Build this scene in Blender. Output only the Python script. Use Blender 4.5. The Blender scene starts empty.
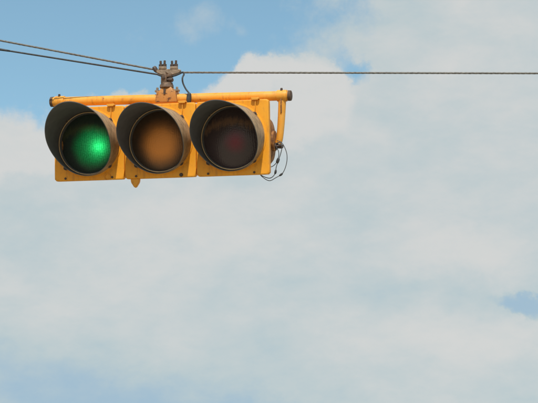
import bpy, bmesh, math, random
from mathutils import Vector, Matrix

random.seed(7)
R = math.radians
scene = bpy.context.scene
col = scene.collection

# ------------------------------------------------------------------ camera
CAM_PITCH = 15.0
FPX = 1739.25                       # focal length in pixels of a 538 px wide frame
cam_data = bpy.data.cameras.new("camera")
cam = bpy.data.objects.new("camera", cam_data)
col.objects.link(cam)
cam.location = (0, 0, 1.7)
cam.rotation_euler = (R(90 + CAM_PITCH), 0, 0)
cam_data.sensor_width = 36.0
cam_data.lens = 36.0 * FPX / 538.0
cam_data.clip_start = 0.05
cam_data.clip_end = 20000
scene.camera = cam

# ------------------------------------------------------------------ light direction
SUN_DIR = Vector((-0.011, -0.779, 0.863)).normalized()      # towards the sun
SUN_EL = math.asin(SUN_DIR.z)
SUN_AZ = math.atan2(SUN_DIR.x, SUN_DIR.y)

# ------------------------------------------------------------------ node maths helper
class X:
    """A socket or number that builds Math nodes when combined."""
    nt = None
    def __init__(self, s): self.s = s
    @staticmethod
    def op(kind, *a, clamp=False):
        n = X.nt.nodes.new("ShaderNodeMath"); n.operation = kind; n.use_clamp = clamp
        for i, v in enumerate(a):
            v = v.s if isinstance(v, X) else v
            if isinstance(v, (int, float)): n.inputs[i].default_value = v
            else: X.nt.links.new(v, n.inputs[i])
        return X(n.outputs[0])
    def __add__(s, o): return X.op("ADD", s, o)
    __radd__ = __add__
    def __sub__(s, o): return X.op("SUBTRACT", s, o)
    def __rsub__(s, o): return X.op("SUBTRACT", o, s)
    def __mul__(s, o): return X.op("MULTIPLY", s, o)
    __rmul__ = __mul__
    def __truediv__(s, o): return X.op("DIVIDE", s, o)

def smooth(x, lo, hi):
    n = X.nt.nodes.new("ShaderNodeMapRange"); n.interpolation_type = "SMOOTHSTEP"
    X.nt.links.new(x.s, n.inputs["Value"])
    n.inputs["From Min"].default_value = lo; n.inputs["From Max"].default_value = hi
    return X(n.outputs["Result"])

def noise(vec, scale, detail=5, rough=0.55, off=0.0, dist=0.0):
    n = X.nt.nodes.new("ShaderNodeTexNoise"); n.noise_dimensions = "3D"
    sh = X.nt.nodes.new("ShaderNodeVectorMath"); sh.operation = "ADD"       # a different patch of noise per use
    X.nt.links.new(vec, sh.inputs[0]); sh.inputs[1].default_value = (off * 1.7, off * 3.1, off * 2.3)
    X.nt.links.new(sh.outputs[0], n.inputs["Vector"])
    n.inputs["Scale"].default_value = scale
    n.inputs["Detail"].default_value = detail; n.inputs["Roughness"].default_value = rough
    n.inputs["Distortion"].default_value = dist
    return X(n.outputs["Fac"])

def mixc(fac, a, b):
    n = X.nt.nodes.new("ShaderNodeMix"); n.data_type = "RGBA"
    fac = fac.s if isinstance(fac, X) else fac
    if isinstance(fac, (int, float)): n.inputs[0].default_value = fac
    else: X.nt.links.new(fac, n.inputs[0])
    for k, v in ((6, a), (7, b)):
        if isinstance(v, tuple): n.inputs[k].default_value = (*v, 1) if len(v) == 3 else v
        else: X.nt.links.new(v, n.inputs[k])
    return n.outputs[2]

# ------------------------------------------------------------------ world: sky with broken cloud
world = bpy.data.worlds.new("World")
scene.world = world
world.use_nodes = True
nt = world.node_tree
nt.nodes.clear()
X.nt = nt
SKY_STRENGTH = 0.14
sky = nt.nodes.new("ShaderNodeTexSky")
sky.sky_type = "NISHITA"; sky.sun_disc = False
sky.sun_elevation = SUN_EL; sky.sun_rotation = SUN_AZ
sky.altitude = 0; sky.air_density = 1.0; sky.dust_density = 0.3; sky.ozone_density = 1.6
tc = nt.nodes.new("ShaderNodeTexCoord")
dirv = tc.outputs["Generated"]
sep = nt.nodes.new("ShaderNodeSeparateXYZ"); nt.links.new(dirv, sep.inputs[0])
dx, dy, dz = (X(sep.outputs[i]) for i in range(3))
# compass bearing and height of a direction, in units of 1/1739 rad about (north, 15 deg)
az = X.op("ARCTAN2", dx, dy) * (FPX * math.cos(R(CAM_PITCH)))
el = (X.op("ARCSINE", dz) - R(CAM_PITCH)) * FPX
# billow: shift the bearings a little with noise so that edges curl
w1 = noise(dirv, 26, 6, 0.60, 1.3); w2 = noise(dirv, 26, 6, 0.60, 9.1)
w3 = noise(dirv, 95, 6, 0.65, 4.2)
U = az + (w1 - 0.5) * 70 + (w3 - 0.5) * 16
V = el + (w2 - 0.5) * 60 + (w3 - 0.5) * 16

def blob(u, v, a, b, rot=0, amp=1.0, uu=None, vv=None):
    """A soft elliptical patch of sky centred at bearing u, height v."""
    uu = uu or U; vv = vv or V
    c, s = math.cos(R(rot)), math.sin(R(rot))
    p = ((uu - u) * c + (vv - v) * s) / a
    q = ((vv - v) * c - (uu - u) * s) / b
    e = X.op("EXPONENT", (p * p + q * q) * -1.0)
    return e * amp

big = noise(dirv, 5.0, 4, 0.5, 2.2)
mid = noise(dirv, 17.0, 7, 0.60, 6.0)
fine = noise(dirv, 60.0, 7, 0.62, 3.0)
def puff(u, v, a, b, rot=0, amp=1.0, edge=0.55):
    """A heap of cloud with a crisp billowing edge."""
    c, s_ = math.cos(R(rot)), math.sin(R(rot))
    p = ((U - u) * c + (V - v) * s_) / a
    q = ((V - v) * c - (U - u) * s_) / b
    return smooth(1.0 - (p * p + q * q), 0.0, edge) * amp

# the gaps of blue between the clouds
gap = (blob(-205, 228, 265, 140, -5, 1.60)
       + blob(92, 128, 26, 15, -35, 0.37) + blob(-205, 86, 60, 20, -12, 0.18)
       + blob(-165, -215, 130, 48, -12, 0.22))
density = 0.62 + (big - 0.5) * 0.5 + (mid - 0.5) * 0.50 + (fine - 0.5) * 0.30 - gap + puff(5, 92, 98, 60, 10, 0.42) + puff(-150, 78, 60, 40, 0, 0.25)
cover = smooth(density, -0.08, 0.20)
veil = smooth(noise(dirv, 30, 7, 0.62, 7.7) + blob(-75, 180, 26, 20, 30, 0.26, az, el) + blob(-29, 172, 16, 10, -30, 0.26, az, el), 0.58, 0.88) * 0.42
cover = X.op("MAXIMUM", cover * 0.97, veil)
# cloud brightness: sunlit billows and thinner blue-grey parts
sv = nt.nodes.new("ShaderNodeMapping"); nt.links.new(dirv, sv.inputs[0])
sv.inputs["Rotation"].default_value = (0, R(24), 0); sv.inputs["Scale"].default_value = (0.75, 1, 1.5)
cum = puff(5, 98, 92, 54, 8, 1.0, 0.45)
light = (0.46 + cum * (noise(dirv, 34, 6, 0.55, 2.7) - 0.48) * 1.7 + (noise(sv.outputs[0], 12, 6, 0.55, 8.0, 0.25) - 0.5) * 1.30 + (noise(sv.outputs[0], 42, 7, 0.62, 5.0, 0.15) - 0.5) * 0.75
         - blob(-165, -208, 130, 50, -12, 0.54) - blob(5, -215, 70, 24, 0, 0.45) - blob(115, -95, 70, 30, 0, 0.28) - puff(254, -103, 46, 15, -16, 0.60, 1.0) - blob(225, -95, 70, 16, -12, 0.15) - blob(-60, -60, 120, 22, -18, 0.12)
         + cum * 0.27 - blob(125, 95, 45, 45, 0, 0.25) + puff(-255, 58, 75, 50, 0, 0.34, 0.5) + blob(180, 120, 100, 60, 0, 0.22)
         + blob(225, -140, 75, 24, -8, 0.34) + blob(215, -62, 60, 22, 0, 0.26) + blob(-120, -20, 90, 50, 0, 0.15))
deep = smooth(light * -1.0, -0.32, 0.35)
light = smooth(light, 0.08, 0.95)
CLOUD_DIM = tuple(v / SKY_STRENGTH for v in (0.490, 0.580, 0.605))
CLOUD_LIT = tuple(v / SKY_STRENGTH for v in (0.660, 0.662, 0.648))
CLOUD_THIN = tuple(v / SKY_STRENGTH for v in (0.355, 0.500, 0.620))
cloudc = mixc(deep, mixc(light, CLOUD_DIM, CLOUD_LIT), CLOUD_THIN)
tint = nt.nodes.new("ShaderNodeMix"); tint.data_type = "RGBA"; tint.blend_type = "MULTIPLY"
tint.inputs[0].default_value = 1.0
nt.links.new(sky.outputs[0], tint.inputs[6]); tint.inputs[7].default_value = (1.10, 1.23, 1.03, 1)
final = mixc(cover, tint.outputs[2], cloudc)
bg = nt.nodes.new("ShaderNodeBackground"); bg.inputs["Strength"].default_value = SKY_STRENGTH
nt.links.new(final, bg.inputs["Color"])
wo = nt.nodes.new("ShaderNodeOutputWorld"); nt.links.new(bg.outputs[0], wo.inputs["Surface"])

# ------------------------------------------------------------------ sun and exposure
sun_data = bpy.data.lights.new("sun", "SUN")
sun_data.energy = 3.6; sun_data.angle = R(0.6); sun_data.color = (1.0, 0.95, 0.87)
sun = bpy.data.objects.new("sun", sun_data)
col.objects.link(sun)
sun.rotation_euler = SUN_DIR.to_track_quat("Z", "Y").to_euler()
sun.location = (0, -20, 25)
scene.view_settings.view_transform = "Standard"
scene.view_settings.look = "None"
scene.view_settings.exposure = 0.0
scene.view_settings.gamma = 1.0
scene.view_settings.use_curve_mapping = False

# ------------------------------------------------------------------ materials
def new_mat(name):
    m = bpy.data.materials.new(name); m.use_nodes = True
    X.nt = m.node_tree
    b = m.node_tree.nodes["Principled BSDF"]
    t = m.node_tree.nodes.new("ShaderNodeTexCoord")
    return m, b, t.outputs["Object"]

def bump(b, h, strength=0.3, dist=0.002):
    n = X.nt.nodes.new("ShaderNodeBump")
    n.inputs["Strength"].default_value = strength; n.inputs["Distance"].default_value = dist
    X.nt.links.new(h.s, n.inputs["Height"]); X.nt.links.new(n.outputs[0], b.inputs["Normal"])

def link(a, b): X.nt.links.new(a.s if isinstance(a, X) else a, b)

def paint(name, base, faded, grime, rust_lo, rough=0.5):
    m, b, o = new_mat(name)
    n1 = noise(o, 7, 5, 0.6, 0.4); n2 = noise(o, 38, 6, 0.65, 2.0); n3 = noise(o, 160, 4, 0.6, 5.0)
    mp = X.nt.nodes.new("ShaderNodeMapping"); X.nt.links.new(o, mp.inputs[0])
    mp.inputs["Scale"].default_value = (1, 1, 0.12)
    streak = noise(mp.outputs[0], 60, 4, 0.6, 1.0)
    c = mixc(smooth(n1, 0.35, 0.70), base, faded)
    c = mixc(smooth(streak * 0.6 + n2 * 0.4, 0.48, 0.70) * 0.72, c, grime)
    c = mixc(smooth(n2 * 0.75 + n3 * 0.25, rust_lo, rust_lo + 0.06), c, (0.14, 0.055, 0.02))
    c = mixc(smooth(n3, 0.56, 0.80) * 0.35, c, tuple(min(1.0, v * 0.9 + 0.10) for v in faded))
    link(c, b.inputs["Base Color"])
    link(n2 * 0.3 + (rough - 0.15), b.inputs["Roughness"])
    bump(b, n3 * 0.5 + n2, 0.25, 0.0015)
    return m

def plain(name, a, c, scale, rough, metal=0.0, bstr=0.3):
    m, b, o = new_mat(name)
    n1 = noise(o, scale, 6, 0.65, 1.0)
    link(mixc(smooth(n1, 0.3, 0.7), a, c), b.inputs["Base Color"])
    link(noise(o, scale * 2, 4, 0.6, 3.0) * 0.3 + (rough - 0.15), b.inputs["Roughness"])
    b.inputs["Metallic"].default_value = metal
    bump(b, n1, bstr, 0.001)
    return m

M = {}
M["paint"] = paint("signal_yellow_paint", (0.86, 0.335, 0.010), (0.88, 0.385, 0.022), (0.42, 0.17, 0.03), 0.655)
M["pipe_paint"] = paint("weathered_yellow_paint", (0.80, 0.34, 0.025), (0.80, 0.40, 0.07), (0.40, 0.14, 0.03), 0.63)
M["visor_out"] = plain("faded_visor_paint", (0.20, 0.14, 0.085), (0.42, 0.29, 0.165), 26, 0.7)
M["visor_in"] = plain("matt_black_visor_lining", (0.098, 0.094, 0.097), (0.125, 0.120, 0.122), 14, 0.85)
M["gasket"] = plain("dark_gasket_rubber", (0.09, 0.088, 0.09), (0.12, 0.115, 0.115), 30, 0.8)
M["bezel"] = plain("tan_bezel_paint", (0.60, 0.39, 0.20), (0.70, 0.48, 0.26), 30, 0.6)
M["bolt"] = plain("dark_bolt_steel", (0.05, 0.042, 0.04), (0.12, 0.08, 0.06), 150, 0.6, 0.3)
M["rust_paint"] = paint("rust_stained_paint", (0.38, 0.155, 0.03), (0.50, 0.22, 0.05), (0.18, 0.08, 0.04), 0.53)
M["rust"] = plain("rusty_iron", (0.13, 0.055, 0.025), (0.42, 0.19, 0.05), 45, 0.8, 0.0, 0.6)
M["iron"] = plain("grey_brown_cast_iron", (0.085, 0.06, 0.045), (0.22, 0.14, 0.09), 60, 0.65, 0.2, 0.6)
M["zinc"] = plain("weathered_galvanised_steel", (0.19, 0.14, 0.10), (0.38, 0.29, 0.21), 70, 0.55, 0.3, 0.5)
M["cap"] = plain("dark_pipe_cap", (0.06, 0.035, 0.02), (0.14, 0.08, 0.05), 60, 0.7)
M["strand"] = plain("steel_strand", (0.10, 0.095, 0.09), (0.20, 0.19, 0.17), 90, 0.6, 0.2)
M["cable"] = plain("black_cable_sheath", (0.020, 0.025, 0.030), (0.05, 0.055, 0.06), 60, 0.6)
M["thin_wire"] = plain("grey_wire_sheath", (0.05, 0.055, 0.06), (0.10, 0.105, 0.11), 60, 0.6)

def lens_mat(name, centre, edge, r0, r1, lit=False, reflection_tint=(0.10, 0.07, 0.05), reflection_amt=0.3, metal=0.0, rough=0.22, off=(0.018, -0.018)):
    """Moulded lens: small prisms; bright centre, rim shade and a reflection high up painted into the colour."""
    m, b, o = new_mat(name)
    s = X.nt.nodes.new("ShaderNodeSeparateXYZ"); X.nt.links.new(o, s.inputs[0])
    x, y, z = (X(s.outputs[i]) for i in range(3))
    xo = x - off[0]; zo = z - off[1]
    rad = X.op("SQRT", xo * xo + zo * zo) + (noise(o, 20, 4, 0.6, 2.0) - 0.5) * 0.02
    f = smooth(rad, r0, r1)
    c = mixc(f, centre, edge)  # brighter patch and the shade towards the rim are painted in
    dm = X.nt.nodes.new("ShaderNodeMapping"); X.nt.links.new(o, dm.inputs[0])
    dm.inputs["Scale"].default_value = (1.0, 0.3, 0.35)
    arch = z - 0.075 + x * x * 2.2                       # arch of a brown reflection, painted into the lens colour
    reflection_mask = smooth(noise(dm.outputs[0], 55, 6, 0.7, 4.0) * 1.2 - X.op("ABSOLUTE", arch) * 13.0, 0.18, 0.62)
    c = mixc(reflection_mask * reflection_amt, c, reflection_tint)
    link(c, b.inputs["Base Color"])
    b.inputs["Roughness"].default_value = rough
    b.inputs["Metallic"].default_value = metal
    b.inputs["IOR"].default_value = 1.45
    # prism pattern
    mp = X.nt.nodes.new("ShaderNodeMapping"); X.nt.links.new(o, mp.inputs[0])
    mp.inputs["Rotation"].default_value = (0, R(4), 0); mp.inputs["Scale"].default_value = (105, 0, 140)
    v = X.nt.nodes.new("ShaderNodeTexVoronoi"); v.feature = "F1"; v.distance = "EUCLIDEAN"
    v.inputs["Scale"].default_value = 1.0; v.inputs["Randomness"].default_value = 0.28
    X.nt.links.new(mp.outputs[0], v.inputs["Vector"])
    bump(b, X(v.outputs["Distance"]), 0.3, 0.003)
    if lit:
        tr = X.nt.nodes.new("ShaderNodeBsdfTranslucent")
        g = mixc(smooth(X(v.outputs["Distance"]), 0.20, 0.70), (0.04, 0.92, 0.24), (0.0, 0.50, 0.11))
        link(mixc(f, g, (0.02, 0.05, 0.03)), tr.inputs["Color"])  # falloff of the glow towards the rim is put into this colour
        mx = X.nt.nodes.new("ShaderNodeMixShader"); mx.inputs[0].default_value = 0.6
        X.nt.links.new(b.outputs[0], mx.inputs[1]); X.nt.links.new(tr.outputs[0], mx.inputs[2])
        out = X.nt.nodes["Material Output"]
        X.nt.links.new(mx.outputs[0], out.inputs["Surface"])
    return m

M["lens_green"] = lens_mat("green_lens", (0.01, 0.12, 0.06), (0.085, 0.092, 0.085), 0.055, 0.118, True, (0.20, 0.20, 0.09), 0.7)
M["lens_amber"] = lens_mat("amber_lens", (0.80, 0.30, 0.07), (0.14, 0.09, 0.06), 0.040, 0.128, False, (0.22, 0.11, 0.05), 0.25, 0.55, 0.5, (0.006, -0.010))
M["lens_red"] = lens_mat("red_lens", (0.20, 0.028, 0.045), (0.080, 0.056, 0.058), 0.000, 0.070, False, (0.28, 0.155, 0.09), 0.7)  # the redder patch is a painted reflection

def ground_mat():
    m, b, o = new_mat("pale_dry_ground")
    n1 = noise(o, 0.05, 6, 0.6, 0.0); n2 = noise(o, 2.0, 6, 0.7, 1.0)
    c = mixc(smooth(n1, 0.4, 0.6), (0.27, 0.24, 0.17), (0.34, 0.30, 0.23))
    c = mixc(smooth(n2, 0.3, 0.7) * 0.6, c, (0.20, 0.18, 0.12))
    link(c, b.inputs["Base Color"]); b.inputs["Roughness"].default_value = 0.95
    bump(b, n2, 0.6, 0.05)
    return m
M["ground"] = ground_mat()
M["road"] = plain("worn_asphalt", (0.045, 0.045, 0.047), (0.075, 0.073, 0.07), 3, 0.9)

# ------------------------------------------------------------------ mesh helpers
def finish(bm, name, mats, parent=None, loc=None, sharp=32):
    bmesh.ops.remove_doubles(bm, verts=bm.verts, dist=1e-6)
    bmesh.ops.recalc_face_normals(bm, faces=bm.faces)
    for e in bm.edges:
        if len(e.link_faces) == 2 and e.calc_face_angle(0) > R(sharp): e.smooth = False
    for f in bm.faces: f.smooth = True
    me = bpy.data.meshes.new(name); bm.to_mesh(me); bm.free()
    for m in (mats if isinstance(mats, (list, tuple)) else [mats]): me.materials.append(M[m])
    return link_obj(name, me, parent, loc)

def link_obj(name, me, parent=None, loc=None, rot=None):
    o = bpy.data.objects.new(name, me); col.objects.link(o)
    o.parent = parent
    if loc is not None: o.location = loc
    if rot is not None: o.rotation_euler = rot
    return o

def frame_of(axis):
    a = Vector(axis).normalized()
    h = Vector((0, 0, 1)) if abs(a.z) < 0.9 else Vector((1, 0, 0))
    u = a.cross(h).normalized(); v = a.cross(u)
    return a, u, v

def lathe(bm, prof, centre=(0, 0, 0), axis=(0, -1, 0), seg=48, closed=False, mat=0):
    """prof: (radius, distance along axis). Radius 0 ends in a point."""
    a, u, v = frame_of(axis); c = Vector(centre)
    rings = []
    for r, h in prof:
        if r < 1e-6: rings.append([bm.verts.new(c + a * h)])
        else: rings.append([bm.verts.new(c + a * h + (u * math.cos(2 * math.pi * k / seg) + v * math.sin(2 * math.pi * k / seg)) * r) for k in range(seg)])
    pairs = list(zip(rings, rings[1:])) + ([(rings[-1], rings[0])] if closed else [])
    for p, q in pairs:
        for k in range(seg):
            j = (k + 1) % seg
            if len(p) == 1 and len(q) == 1: continue
            if len(p) == 1: f = bm.faces.new((p[0], q[k], q[j]))
            elif len(q) == 1: f = bm.faces.new((p[k], p[j], q[0]))
            else: f = bm.faces.new((p[k], p[j], q[j], q[k]))
            f.material_index = mat
    return bm

def tube(bm, pts, rad, seg=10, lobes=0, pitch=0.06, depth=0.0, cap=True):
    pts = [Vector(p) for p in pts]
    rings = []; u = None; run = 0.0
    for i, p in enumerate(pts):
        t = (pts[min(i + 1, len(pts) - 1)] - pts[max(i - 1, 0)]).normalized()
        if u is None: _, u, _ = frame_of(t)
        u = (u - t * u.dot(t)).normalized(); v = t.cross(u)
        if i: run += (p - pts[i - 1]).length
        r0 = rad(i / (len(pts) - 1)) if callable(rad) else rad
        ring = []
        for k in range(seg):
            a = 2 * math.pi * k / seg
            r = r0 * (1 + depth * math.cos(lobes * (a - 2 * math.pi * run / pitch))) if lobes else r0
            ring.append(bm.verts.new(p + (u * math.cos(a) + v * math.sin(a)) * r))
        rings.append(ring)
    for p, q in zip(rings, rings[1:]):
        for k in range(seg):
            j = (k + 1) % seg
            bm.faces.new((p[k], p[j], q[j], q[k]))
    if cap:
        bm.faces.new(rings[0]); bm.faces.new(list(reversed(rings[-1])))
    return bm

def box(bm, c, s, rot=0.0, bev=0.0, taper=(1, 1)):
    """box centred at c, size s, turned about z, top scaled by taper."""
    vs = []
    for z in (-1, 1):
        tx, ty = taper if z > 0 else (1, 1)
        for x, y in ((-1, -1), (1, -1), (1, 1), (-1, 1)):
            p = Vector((x * s[0] / 2 * tx, y * s[1] / 2 * ty, z * s[2] / 2))
            p.rotate(Matrix.Rotation(rot, 3, "Z"))
            vs.append(bm.verts.new(p + Vector(c)))
    fs = [bm.faces.new([vs[i] for i in q]) for q in ((3, 2, 1, 0), (4, 5, 6, 7), (0, 1, 5, 4), (1, 2, 6, 5), (2, 3, 7, 6), (3, 0, 4, 7))]
    if bev:
        es = list({e for f in fs for e in f.edges})
        bmesh.ops.bevel(bm, geom=es, offset=bev, segments=2, profile=0.6, affect="EDGES")
    return bm

def smooth_path(pts, n=10):
    pts = [Vector(p) for p in pts]; out = []
    P = [pts[0] * 2 - pts[1]] + pts + [pts[-1] * 2 - pts[-2]]
    for i in range(1, len(P) - 2):
        a, b, c, d = P[i - 1:i + 3]
        for k in range(n):
            t = k / n
            out.append(0.5 * ((2 * b) + (c - a) * t + (2 * a - 5 * b + 4 * c - d) * t * t + (3 * b - a - 3 * c + d) * t ** 3))
    out.append(pts[-1]); return out

def tag(o, label, cat, group=None):
    o["label"] = label; o["category"] = cat
    if group: o["group"] = group

# ------------------------------------------------------------------ the ground below
bm = bmesh.new()
S = 6000.0
bm.faces.new([bm.verts.new(p) for p in ((-S, -S, 0), (S, -S, 0), (S, S, 0), (-S, S, 0))])
g = finish(bm, "ground", "ground"); g["kind"] = "structure"

# ------------------------------------------------------------------ traffic signal
# local axes: x along the signal, -y out of the faces, z up; origin = middle of the middle face
SIG_ROT = (Matrix.Rotation(R(CAM_PITCH), 4, "X") @ Matrix.Rotation(-0.2442, 4, "Z")
           @ Matrix.Rotation(-0.0597, 4, "X") @ Matrix.Rotation(-0.0231, 4, "Y"))
SIG_LOC = Vector((-0.5009, 7.6473, 4.0383))
SIG_M = Matrix.Translation(SIG_LOC) @ SIG_ROT
signal = bpy.data.objects.new("traffic_signal", None); col.objects.link(signal)
signal.empty_display_size = 0.2
signal.matrix_world = SIG_M
tag(signal, "yellow horizontal three-lamp traffic signal with its green lamp lit, hung from a wire", "traffic signal")

PITCH = 0.345; HALF = 0.1715
N = 128
def rr(half, rad, k, n=N):
    """point k of n round a rounded square, by angle"""
    a = 2 * math.pi * (k + 0.5) / n
    cx, sx = math.cos(a), math.sin(a)
    t = half / max(abs(cx), abs(sx)); x, z = cx * t, sx * t
    lim = half - rad
    if abs(x) > lim and abs(z) > lim:
        ex, ez = math.copysign(lim, x), math.copysign(lim, z)
        # meet the corner circle along the ray
        bq = cx * ex + sx * ez; cq = ex * ex + ez * ez - rad * rad
        s = bq + math.sqrt(max(bq * bq - cq, 0)); x, z = cx * s, sx * s
    return x, z

def loops_mesh(bm, loops, close_ends=(False, False)):
    rings = [[bm.verts.new(p) for p in L] for L in loops]
    for p, q in zip(rings, rings[1:]):
        for k in range(len(p)):
            j = (k + 1) % len(p)
            bm.faces.new((p[k], p[j], q[j], q[k]))
    if close_ends[0]: bm.faces.new(rings[0])
    if close_ends[1]: bm.faces.new(list(reversed(rings[-1])))

def sq(half, rad, y, dz=0.0): return [(x, y, z + dz) for x, z in (rr(half, rad, k) for k in range(N))]
def ci(r, y): return [(r * math.cos(2 * math.pi * (k + 0.5) / N), y, r * math.sin(2 * math.pi * (k + 0.5) / N)) for k in range(N)]

# shared meshes -------------------------------------------------------------
def mesh_of(builder, name, mats, sharp=32):
    bm = bmesh.new(); builder(bm)
    o = finish(bm, name, mats, sharp=sharp); me = o.data
    bpy.data.objects.remove(o); return me

def b_body(bm):
    loops_mesh(bm, [sq(0.150, 0.02, 0.030), sq(0.1655, 0.022, 0.0301), sq(0.1640, 0.022, 0.045), sq(0.150, 0.03, 0.10),
                    sq(0.128, 0.04, 0.165), sq(0.112, 0.045, 0.190), sq(0.085, 0.04, 0.200)], (False, True))
ME_BODY = mesh_of(b_body, "housing", "paint")

def b_door(bm):
    loops_mesh(bm, [sq(0.160, 0.016, 0.0295), sq(0.1700, 0.012, 0.0290), sq(0.1712, 0.012, 0.0270), sq(0.1712, 0.012, 0.0045),
                    sq(0.1700, 0.011, 0.0012), sq(0.1675, 0.010, 0.0), sq(0.1640, 0.013, 0.0002), ci(0.1595, 0.0), ci(0.1575, -0.004),
                    ci(0.1520, -0.0048), ci(0.1500, -0.002), ci(0.1500, 0.020), ci(0.1530, 0.0285)])
ME_DOOR = mesh_of(b_door, "door", "paint", 40)

VL, VR = 0.266, 0.1518
def b_visor(bm):
    seg, rows = 96, 14
    def grid(r, back):
        g = []
        for j in range(rows + 1):
            t = j / rows; row = []
            for k in range(seg):
                a = 2 * math.pi * k / seg          # 0 = top
                L = 0.024 + (VL - 0.014) * ((1 + math.cos(a)) / 2) ** 0.95
                rr_ = r * (1 + 0.026 * t * (0.6 + 0.4 * math.cos(a)) + 0.006 * math.sin(5 * a + 3 * t) * t)
                row.append(bm.verts.new((rr_ * math.sin(a), back - L * t, rr_ * math.cos(a))))
            g.append(row)
        return g
    O = grid(VR, 0.006); I = grid(VR - 0.0030, 0.006)
    for g, mi in ((O, 1), (I, 0)):
        for j in range(rows):
            for k in range(seg):
                q = (k + 1) % seg
                f = bm.faces.new((g[j][k], g[j][q], g[j + 1][q], g[j + 1][k])); f.material_index = mi
    for k in range(seg):
        q = (k + 1) % seg
        f = bm.faces.new((O[-1][k], O[-1][q], I[-1][q], I[-1][k])); f.material_index = 0
        f = bm.faces.new((O[0][k], O[0][q], I[0][q], I[0][k])); f.material_index = 1
ME_VISOR = mesh_of(b_visor, "visor", ["visor_in", "visor_out"], 50)

def b_lens(bm):
    rim, bulge = 0.1400, 0.030
    Rs = (rim * rim + bulge * bulge) / (2 * bulge)
    prof = []
    for j in range(25):
        a = math.asin(rim / Rs) * (1 - j / 24)
        prof.append((Rs * math.sin(a) if j < 24 else 0.0, Rs * math.cos(a) - (Rs - bulge)))
    lathe(bm, prof, (0, 0.012, 0), (0, -1, 0), 96)
ME_LENS = {c: mesh_of(b_lens, "lens", "lens_" + c) for c in ("green", "amber", "red")}
ME_GASKET = mesh_of(lambda bm: lathe(bm, [(0.1380, -0.014), (0.1382, 0.000), (0.1400, 0.004), (0.1440, 0.004), (0.1485, 0.001), (0.1490, -0.014)], (0, 0, 0), (0, -1, 0), 96, True), "gasket", "gasket", 40)
def b_bezel(bm):
    prof = [(0.1446 + 0.0023 * math.cos(t), 0.0075 + 0.0023 * math.sin(t)) for t in [2 * math.pi * k / 10 for k in range(10)]]
    lathe(bm, prof, (0, 0, 0), (0, -1, 0), 96, True)
ME_BEZEL = mesh_of(b_bezel, "bezel_ring", "bezel")
ME_BOWL = mesh_of(lambda bm: lathe(bm, [(0.1390, -0.0135), (0.122, -0.05), (0.085, -0.085), (0.0, -0.105)], (0, 0, 0), (0, -1, 0), 48), "reflector", "gasket")
def b_screw(bm):
    lathe(bm, [(0.0, 0.0095), (0.0050, 0.0090), (0.0066, 0.0065), (0.0070, 0.0015), (0.0088, 0.0012), (0.0090, -0.002)], seg=12)
ME_SCREW = mesh_of(b_screw, "screw", "bolt")
def b_dbolt(bm):
    lathe(bm, [(0.0, 0.0050), (0.0040, 0.0045), (0.0055, 0.0), (0.0055, -0.003)], seg=10)
ME_DBOLT = mesh_of(b_dbolt, "door_bolt", "bolt")
def b_hinge(bm):
    box(bm, (0, -0.004, 0.006), (0.038, 0.022, 0.008), bev=0.0025)
    tube(bm, [(-0.014, -0.012, 0.001), (0.014, -0.012, 0.001)], 0.0032, 8)
ME_HINGE = mesh_of(b_hinge, "hinge_lug", "pipe_paint")
def b_hpin(bm):
    tube(bm, [(0.001, -0.008, -0.003), (0.000, -0.009, -0.030), (-0.003, -0.010, -0.058)], 0.0022, 8)
ME_HPIN = mesh_of(b_hpin, "hinge_pin", "pipe_paint")
def b_tab(bm):
    box(bm, (0, -0.007, 0), (0.020, 0.004, 0.016), bev=0.001)
ME_TAB = mesh_of(b_tab, "visor_tab", "visor_out")

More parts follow.
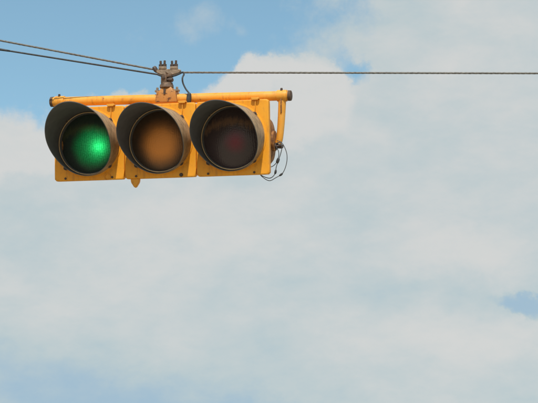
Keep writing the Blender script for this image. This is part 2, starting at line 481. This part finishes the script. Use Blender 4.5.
info = [("green", "section with the lit green lamp"), ("amber", "section with the unlit amber lamp"), ("red", "section with the unlit dark red lamp")]
lens_label = {"green": "glowing green lens with a bright spot right of its centre", "amber": "unlit dull orange lens", "red": "unlit very dark red lens"}
for i, (c, lab) in enumerate(info):
    sx = (i - 1) * PITCH
    sec = link_obj("housing", ME_BODY, signal, (sx, 0, sx * 0.0065), (0, -0.0065, 0)); sec["label"] = lab
    def sub(name, me, loc=(0, 0, 0), rot=None): return link_obj(name, me, sec, loc, rot)
    sub("door", ME_DOOR); sub("visor", ME_VISOR, (0, 0, 0), ((-0.042, 0.033, 0.048)[i], 0, 0))
    l = sub("lens", ME_LENS[c]); l["label"] = lens_label[c]
    sub("gasket", ME_GASKET); sub("bezel_ring", ME_BEZEL); sub("reflector", ME_BOWL)
    for px, pz in ((0.1085, 0.1055), (0.1030, -0.1090), (-0.1140, -0.1120), (-0.1085, 0.1085)):
        sub("visor_screw", ME_SCREW, (px, -0.010, pz))
        sub("visor_tab", ME_TAB, (px * 0.99, 0, pz * 0.99), (0, math.atan2(px, pz), 0))
    sub("door_bolt", ME_DBOLT, (-0.117, -0.001, -0.1597))
    sub("door_bolt", ME_SCREW if i == 1 else ME_DBOLT, (0.1000 if i else 0.112, -0.001, -0.1605))
    sub("hinge_lug", ME_HINGE, (0.1110, 0, 0.1690))
    sub("hinge_pin", ME_HPIN, (0.1110, 0, 0.1690))
    if c == "green":
        bm = bmesh.new()
        tube(bm, [(0.0145 * math.cos(t), -0.004, 0.0145 * math.sin(t)) for t in [2 * math.pi * k / 20 for k in range(20)]] + [(0.0145, -0.004, 0.0)], 0.0022, 6)
        finish(bm, "latch_ring", "pipe_paint", sec, (0.0890, 0, -0.1575))
        bd = bpy.data.lights.new("signal_bulb", "POINT"); bd.energy = 0.115; bd.shadow_soft_size = 0.012; bd.color = (0.9, 1.0, 0.92)
        bo = bpy.data.objects.new("signal_bulb", bd); col.objects.link(bo); bo.parent = sec; bo.location = (0.046, 0.017, -0.016)
    if i == 1:
        bm = bmesh.new()
        pr = [(-0.022, 0.002), (0.022, 0.002), (0.020, -0.016), (0.004, -0.040), (-0.004, -0.040), (-0.020, -0.016)]
        A = [bm.verts.new((x, 0.006, z)) for x, z in pr]; B = [bm.verts.new((x, 0.024, z)) for x, z in pr]
        bm.faces.new(A); bm.faces.new(list(reversed(B)))
        for k in range(6): bm.faces.new((A[k], A[(k + 1) % 6], B[(k + 1) % 6], B[k]))
        bmesh.ops.bevel(bm, geom=list(bm.edges), offset=0.0025, segments=2, affect="EDGES")
        finish(bm, "drain_lug", "pipe_paint", sec, (-0.1245, 0, -0.1715))

# short collars joining the three housings
for x in (-PITCH / 2, PITCH / 2):
    bm = bmesh.new()
    lathe(bm, [(0.0, -0.0245), (0.050, -0.0245), (0.052, -0.02), (0.052, 0.02), (0.050, 0.0245), (0.0, 0.0245)], (x, 0.105, 0), (1, 0, 0), 32)
    finish(bm, "joining_collar", "pipe_paint", signal)
# side bolt on the outer left face
bm = bmesh.new(); lathe(bm, [(0.0, 0.040), (0.006, 0.039), (0.008, 0.034), (0.008, 0.018), (0.013, 0.016), (0.013, -0.02)], (-0.512, 0.034, -0.012), (-1, 0, 0), 12)
finish(bm, "side_bolt", "iron", signal)

# ---- carrying pipe with end clamps and arms
PY, PZ = 0.12, 0.2075
bm = bmesh.new()
tube(bm, [(-0.572 + 1.154 * k / 24, PY, PZ) for k in range(25)], 0.0222, 28)
pipe = finish(bm, "carrying_pipe", "pipe_paint", signal); pipe.rotation_euler.y = 0.0118   # the pipe sags a little to the right
for sgn in (-1, 1):
    xe = -0.574 if sgn < 0 else 0.583
    bm = bmesh.new()
    lathe(bm, [(0.0, 0.009), (0.020, 0.009), (0.0238, 0.007), (0.0245, -0.001), (0.0245, -0.006), (0.0220, -0.006)], (xe, PY, PZ), (sgn, 0, 0), 28)
    finish(bm, "end_cap", "cap", pipe)
    xa = -0.535 if sgn < 0 else 0.5485
    bm = bmesh.new()
    lathe(bm, [(0.0224, -0.024), (0.0262, -0.023), (0.0270, -0.019), (0.0270, 0.019), (0.0262, 0.023), (0.0224, 0.024)], (xa, PY, PZ), (1, 0, 0), 28)
    cl = finish(bm, "pipe_clamp", "pipe_paint", signal); cl.rotation_euler.y = 0.0118
    bm = bmesh.new(); lathe(bm, [(0.0, 0.036), (0.0045, 0.0355), (0.0055, 0.032), (0.0060, 0.025), (0.0095, 0.025), (0.0095, 0.020)], (xa - 0.002, PY - 0.004, PZ), (0, -0.12, 1), 10)
    finish(bm, "clamp_screw", "bolt", cl)
    # arm from clamp down to the side hub
    xb = xa - sgn * 0.012
    bm = bmesh.new()
    path = smooth_path([(xa, PY, PZ - 0.012), (xa - sgn * 0.002, PY, 0.14), (xa - sgn * 0.006, PY, 0.07), (xb, PY, 0.012), (xb - sgn * 0.006, PY, -0.012)], 6)
    tube(bm, path, lambda t: 0.0185 - 0.0035 * t, 16)
    arm = finish(bm, "bracket_arm", "pipe_paint", signal); arm.rotation_euler.y = 0.0118
    bm = bmesh.new()
    box(bm, (xa - sgn * 0.001, PY - 0.0185, 0.165), (0.007, 0.008, 0.075), bev=0.002)
    finish(bm, "arm_rib", "rust", arm)
    # rusty hub on the side of the housing
    bm = bmesh.new()
    lathe(bm, [(0.115, -0.045), (0.112, -0.010), (0.096, 0.004), (0.060, 0.012), (0.047, 0.013), (0.047, 0.024), (0.030, 0.026), (0.0, 0.026)], (sgn * 0.492, PY, -0.006), (sgn, 0, 0), 40)
    hub = finish(bm, "side_hub", "rust", signal)
    bm = bmesh.new()
    for k in range(14):
        a = 2 * math.pi * k / 14
        box(bm, (sgn * 0.513, PY + 0.042 * math.cos(a), -0.006 + 0.042 * math.sin(a)), (0.008, 0.007, 0.007), bev=0.001)
    finish(bm, "hub_teeth", "rust", hub)
    bm = bmesh.new()
    lathe(bm, [(0.0, 0.040), (0.008, 0.039), (0.010, 0.034), (0.010, 0.010), (0.017, 0.010), (0.017, -0.02)], (sgn * 0.515, PY, -0.030), (sgn, -0.2, -0.1), 8)
    finish(bm, "hub_bolt", "bolt", hub)

# ---- hanger: saddle on the pipe, swivel, wire clamp
HR = 0.2442                                    # the wire clamp lines up with the wire, not with the signal
bm = bmesh.new()
box(bm, (0.002, PY, PZ + 0.008), (0.108, 0.070, 0.052), bev=0.006, taper=(0.86, 0.95))
box(bm, (0.000, PY, PZ + 0.0415), (0.080, 0.058, 0.030), bev=0.006, taper=(0.55, 0.7))
saddle = finish(bm, "hanger_saddle", "rust_paint", signal)
for x in (-0.046, 0.050):
    bm = bmesh.new()
    box(bm, (x, PY - 0.01, PZ + 0.036), (0.020, 0.026, 0.010), bev=0.003)
    lathe(bm, [(0.0, 0.018), (0.005, 0.017), (0.006, 0.012), (0.006, 0.0)], (x, PY - 0.012, PZ + 0.036), (0, 0, 1), 8)
    finish(bm, "saddle_bolt", "zinc", saddle)
bm = bmesh.new(); box(bm, (-0.004, PY - 0.033, PZ + 0.030), (0.010, 0.010, 0.026), bev=0.002)
finish(bm, "saddle_slot", "bolt", saddle)

bm = bmesh.new()
path = smooth_path([(-0.004, PY, PZ + 0.050), (-0.006, PY, PZ + 0.064), (-0.014, PY, PZ + 0.080), (-0.013, PY, PZ + 0.097), (-0.004, PY, PZ + 0.112), (0.002, PY, PZ + 0.122)], 6)
tube(bm, path, lambda t: 0.0165 + 0.006 * (1 - min(1, t * 4)) + 0.004 * max(0, t * 4 - 3), 16)
swivel = finish(bm, "hanger_swivel", "iron", signal)
bm = bmesh.new()
lathe(bm, [(0.030, -0.034), (0.033, -0.030), (0.031, -0.018), (0.024, -0.010), (0.016, -0.006)], (-0.004, PY, PZ + 0.084), (0, 0, 1), 20)
box(bm, (-0.013, PY, PZ + 0.092), (0.030, 0.040, 0.052), bev=0.007)
box(bm, (0.008, PY, PZ + 0.109), (0.034, 0.036, 0.018), bev=0.005)
box(bm, (0.007, PY, PZ + 0.070), (0.030, 0.036, 0.016), bev=0.005)
finish(bm, "swivel_bracket", "iron", swivel)
bm = bmesh.new()
lathe(bm, [(0.0, 0.026), (0.009, 0.026), (0.011, 0.022), (0.011, -0.014)], (0.006, PY - 0.006, PZ + 0.088), (1, -0.45, -0.1), 6)
lathe(bm, [(0.0, 0.008), (0.007, 0.007), (0.008, 0.0)], (-0.013, PY - 0.020, PZ + 0.098), (0.25, -1, 0), 6)
finish(bm, "swivel_bolt", "bolt", swivel)

CZ = PZ + 0.128                                 # height of the wire clamp
def tw(dx_, dy_, dz_):                          # clamp axes (dx along the wire) to signal axes
    c, s = math.cos(HR), math.sin(HR)
    return (0.004 + dx_ * c - dy_ * s, PY + dx_ * s + dy_ * c, CZ + dz_)
bm = bmesh.new()
prof = [(-0.060, 0.004), (-0.052, -0.008), (-0.030, -0.018), (0.020, -0.018), (0.048, -0.010), (0.060, 0.000), (0.060, 0.008), (0.040, 0.010), (-0.046, 0.010)]
A = [bm.verts.new(tw(x, -0.016, z)) for x, z in prof]; B = [bm.verts.new(tw(x, 0.016, z)) for x, z in prof]
bm.faces.new(A); bm.faces.new(list(reversed(B)))
for k in range(len(prof)): bm.faces.new((A[k], A[(k + 1) % len(prof)], B[(k + 1) % len(prof)], B[k]))
bmesh.ops.bevel(bm, geom=list(bm.edges), offset=0.003, segments=2, affect="EDGES")
clampo = finish(bm, "wire_clamp", "zinc", signal)
for cx in (-0.026, 0.027):
    bm = bmesh.new(); box(bm, tw(cx, 0, 0.016), (0.036, 0.036, 0.013), rot=HR, bev=0.003)
    finish(bm, "clamp_saddle", "zinc", clampo)
    for k in (-1, 1):
        bm = bmesh.new()
        lathe(bm, [(0.0, 0.031), (0.0050, 0.031), (0.0055, 0.028), (0.0055, 0.014), (0.0098, 0.014), (0.0100, 0.004), (0.0100, 0.0)], tw(cx + 0.0088 * k, -0.006 * k, 0.0205), (0.04 * k, 0, 1), 8)
        finish(bm, "clamp_bolt", "bolt", clampo)
bm = bmesh.new()
lathe(bm, [(0.0, 0.016), (0.008, 0.015), (0.011, 0.008), (0.011, -0.004), (0.006, -0.016)], tw(-0.060, -0.004, 0.010), (-0.5, 0, 0.8), 8)
finish(bm, "clamp_end_bolt", "bolt", clampo)
# cable gland on the front of the pipe
bm = bmesh.new()
lathe(bm, [(0.0, 0.022), (0.006, 0.022), (0.0105, 0.016), (0.0115, -0.002), (0.0115, -0.022), (0.009, -0.026), (0.0, -0.026)], (0.1130, PY - 0.030, PZ - 0.002), (0.05, 0.05, 1), 14)
finish(bm, "cable_gland", "cable", signal)

# ------------------------------------------------------------------ wires and cables (world space)
def W(p): return SIG_M @ Vector(p)
RIGHT = Vector((1, 0, 0))
c0 = W(tw(0, 0, -0.003))
def strand(a, b, step, sag=0.0):
    n = max(2, int((b - a).length / step)); out = []
    for k in range(n + 1):
        t = k / n; p = a.lerp(b, t); p.z -= sag * 4 * t * (1 - t); out.append(p)
    return out
# the messenger wire: comes down from the left, through the clamp, and on to the right
left_end = c0 + Vector((-9.062, 0.0, 1.80)); right_end = c0 + Vector((11.0, 0.0, -0.03))
pl = strand(left_end, c0 + Vector((-0.060, 0, 0.012)), 0.010)
pr_ = strand(c0 + Vector((0.060, 0, -0.001)), right_end, 0.010)
bm = bmesh.new(); tube(bm, pl + [c0] + pr_, 0.0044, 9, lobes=3, pitch=0.075, depth=0.11)
o = finish(bm, "support_wire", "strand", sharp=180)
tag(o, "twisted steel wire crossing the whole sky, gripped by the clamp above the signal", "wire")
# the feed cable: lower line from the left, under the clamp, dropping into the pipe
c1 = W(tw(-0.052, -0.012, -0.014))
low_end = c1 + Vector((-9.0, 0.0, 1.50))
pts = strand(low_end, c1, 0.05)
tail = [W(tw(-0.024, -0.010, -0.023)), W(tw(0.024, -0.010, -0.022)), W(tw(0.052, -0.014, -0.013)), W(tw(0.068, -0.016, -0.006)), W(tw(0.074, -0.018, -0.016)),
        W((0.079, PY - 0.020, 0.300)), W((0.0815, PY - 0.020, 0.276)), W((0.096, PY - 0.024, 0.2476)), W((0.1125, PY - 0.029, PZ + 0.020)), W((0.1128, PY - 0.0298, PZ + 0.012))]
path = pts + smooth_path([pts[-1]] + tail, 8)[1:]
bm = bmesh.new(); tube(bm, path, 0.0040, 10)
feed = finish(bm, "feed_cable", "cable", sharp=180)
tag(feed, "thin black cable below the wire at left, dropping in a curl into the yellow pipe", "cable")
# taped splice on the feed cable near the left edge of the view
s0 = c1 + (low_end - c1) * (0.69 / 9.0); s1 = c1 + (low_end - c1) * (0.95 / 9.0)
bm = bmesh.new(); tube(bm, [s0.lerp(s1, k / 12) for k in range(13)], lambda t: 0.0043 + 0.0035 * math.sin(min(1, t * 1.6) * math.pi / 2), 10)
finish(bm, "cable_splice", "cable", feed, sharp=180)

# loose wires at the right end
def loose(name, pts, r, label, sleeves=()):
    P = smooth_path([W((x, y, z)) for x, y, z in pts], 8)
    bm = bmesh.new(); tube(bm, P, r, 8)
    ob = finish(bm, name, "thin_wire", sharp=180)
    tag(ob, label, "wire", None)
    for t0, t1 in sleeves:
        a, b = int(t0 * (len(P) - 1)), int(t1 * (len(P) - 1))
        bm = bmesh.new(); tube(bm, P[a:b + 1], lambda t: r + 0.0035 * math.sin(math.pi * (0.15 + 0.7 * t)), 8)
        finish(bm, "wire_connector", "cable", ob, sharp=180)
YL = 0.100
loose("loose_wire", [(x, YL, z) for x, z in ((0.529, -0.006), (0.550, -0.0163), (0.566, -0.042), (0.5754, -0.0758), (0.5718, -0.117), (0.554, -0.157), (0.522, -0.177), (0.491, -0.190), (0.459, -0.172), (0.440, -0.150))],
      0.0017, "longest thin grey wire looping out widest right of the red-lamp section", [(0.56, 0.62)])
loose("loose_wire", [(x, YL - 0.004, z) for x, z in ((0.526, -0.020), (0.5454, -0.0161), (0.5532, -0.037), (0.5463, -0.069), (0.5367, -0.096), (0.5256, -0.128), (0.5187, -0.160), (0.4945, -0.1786), (0.457, -0.166), (0.440, -0.145))],
      0.0019, "thin grey wire hanging straightest between the side hub and the wide loop", [(0.42, 0.50), (0.61, 0.68)])
loose("loose_wire", [(x, YL + 0.004, z) for x, z in ((0.522, -0.030), (0.5356, -0.0595), (0.533, -0.087), (0.521, -0.112), (0.4973, -0.1263), (0.470, -0.115))],
      0.0019, "shortest thin grey wire curling back under the rusty side hub", [(0.40, 0.56)])
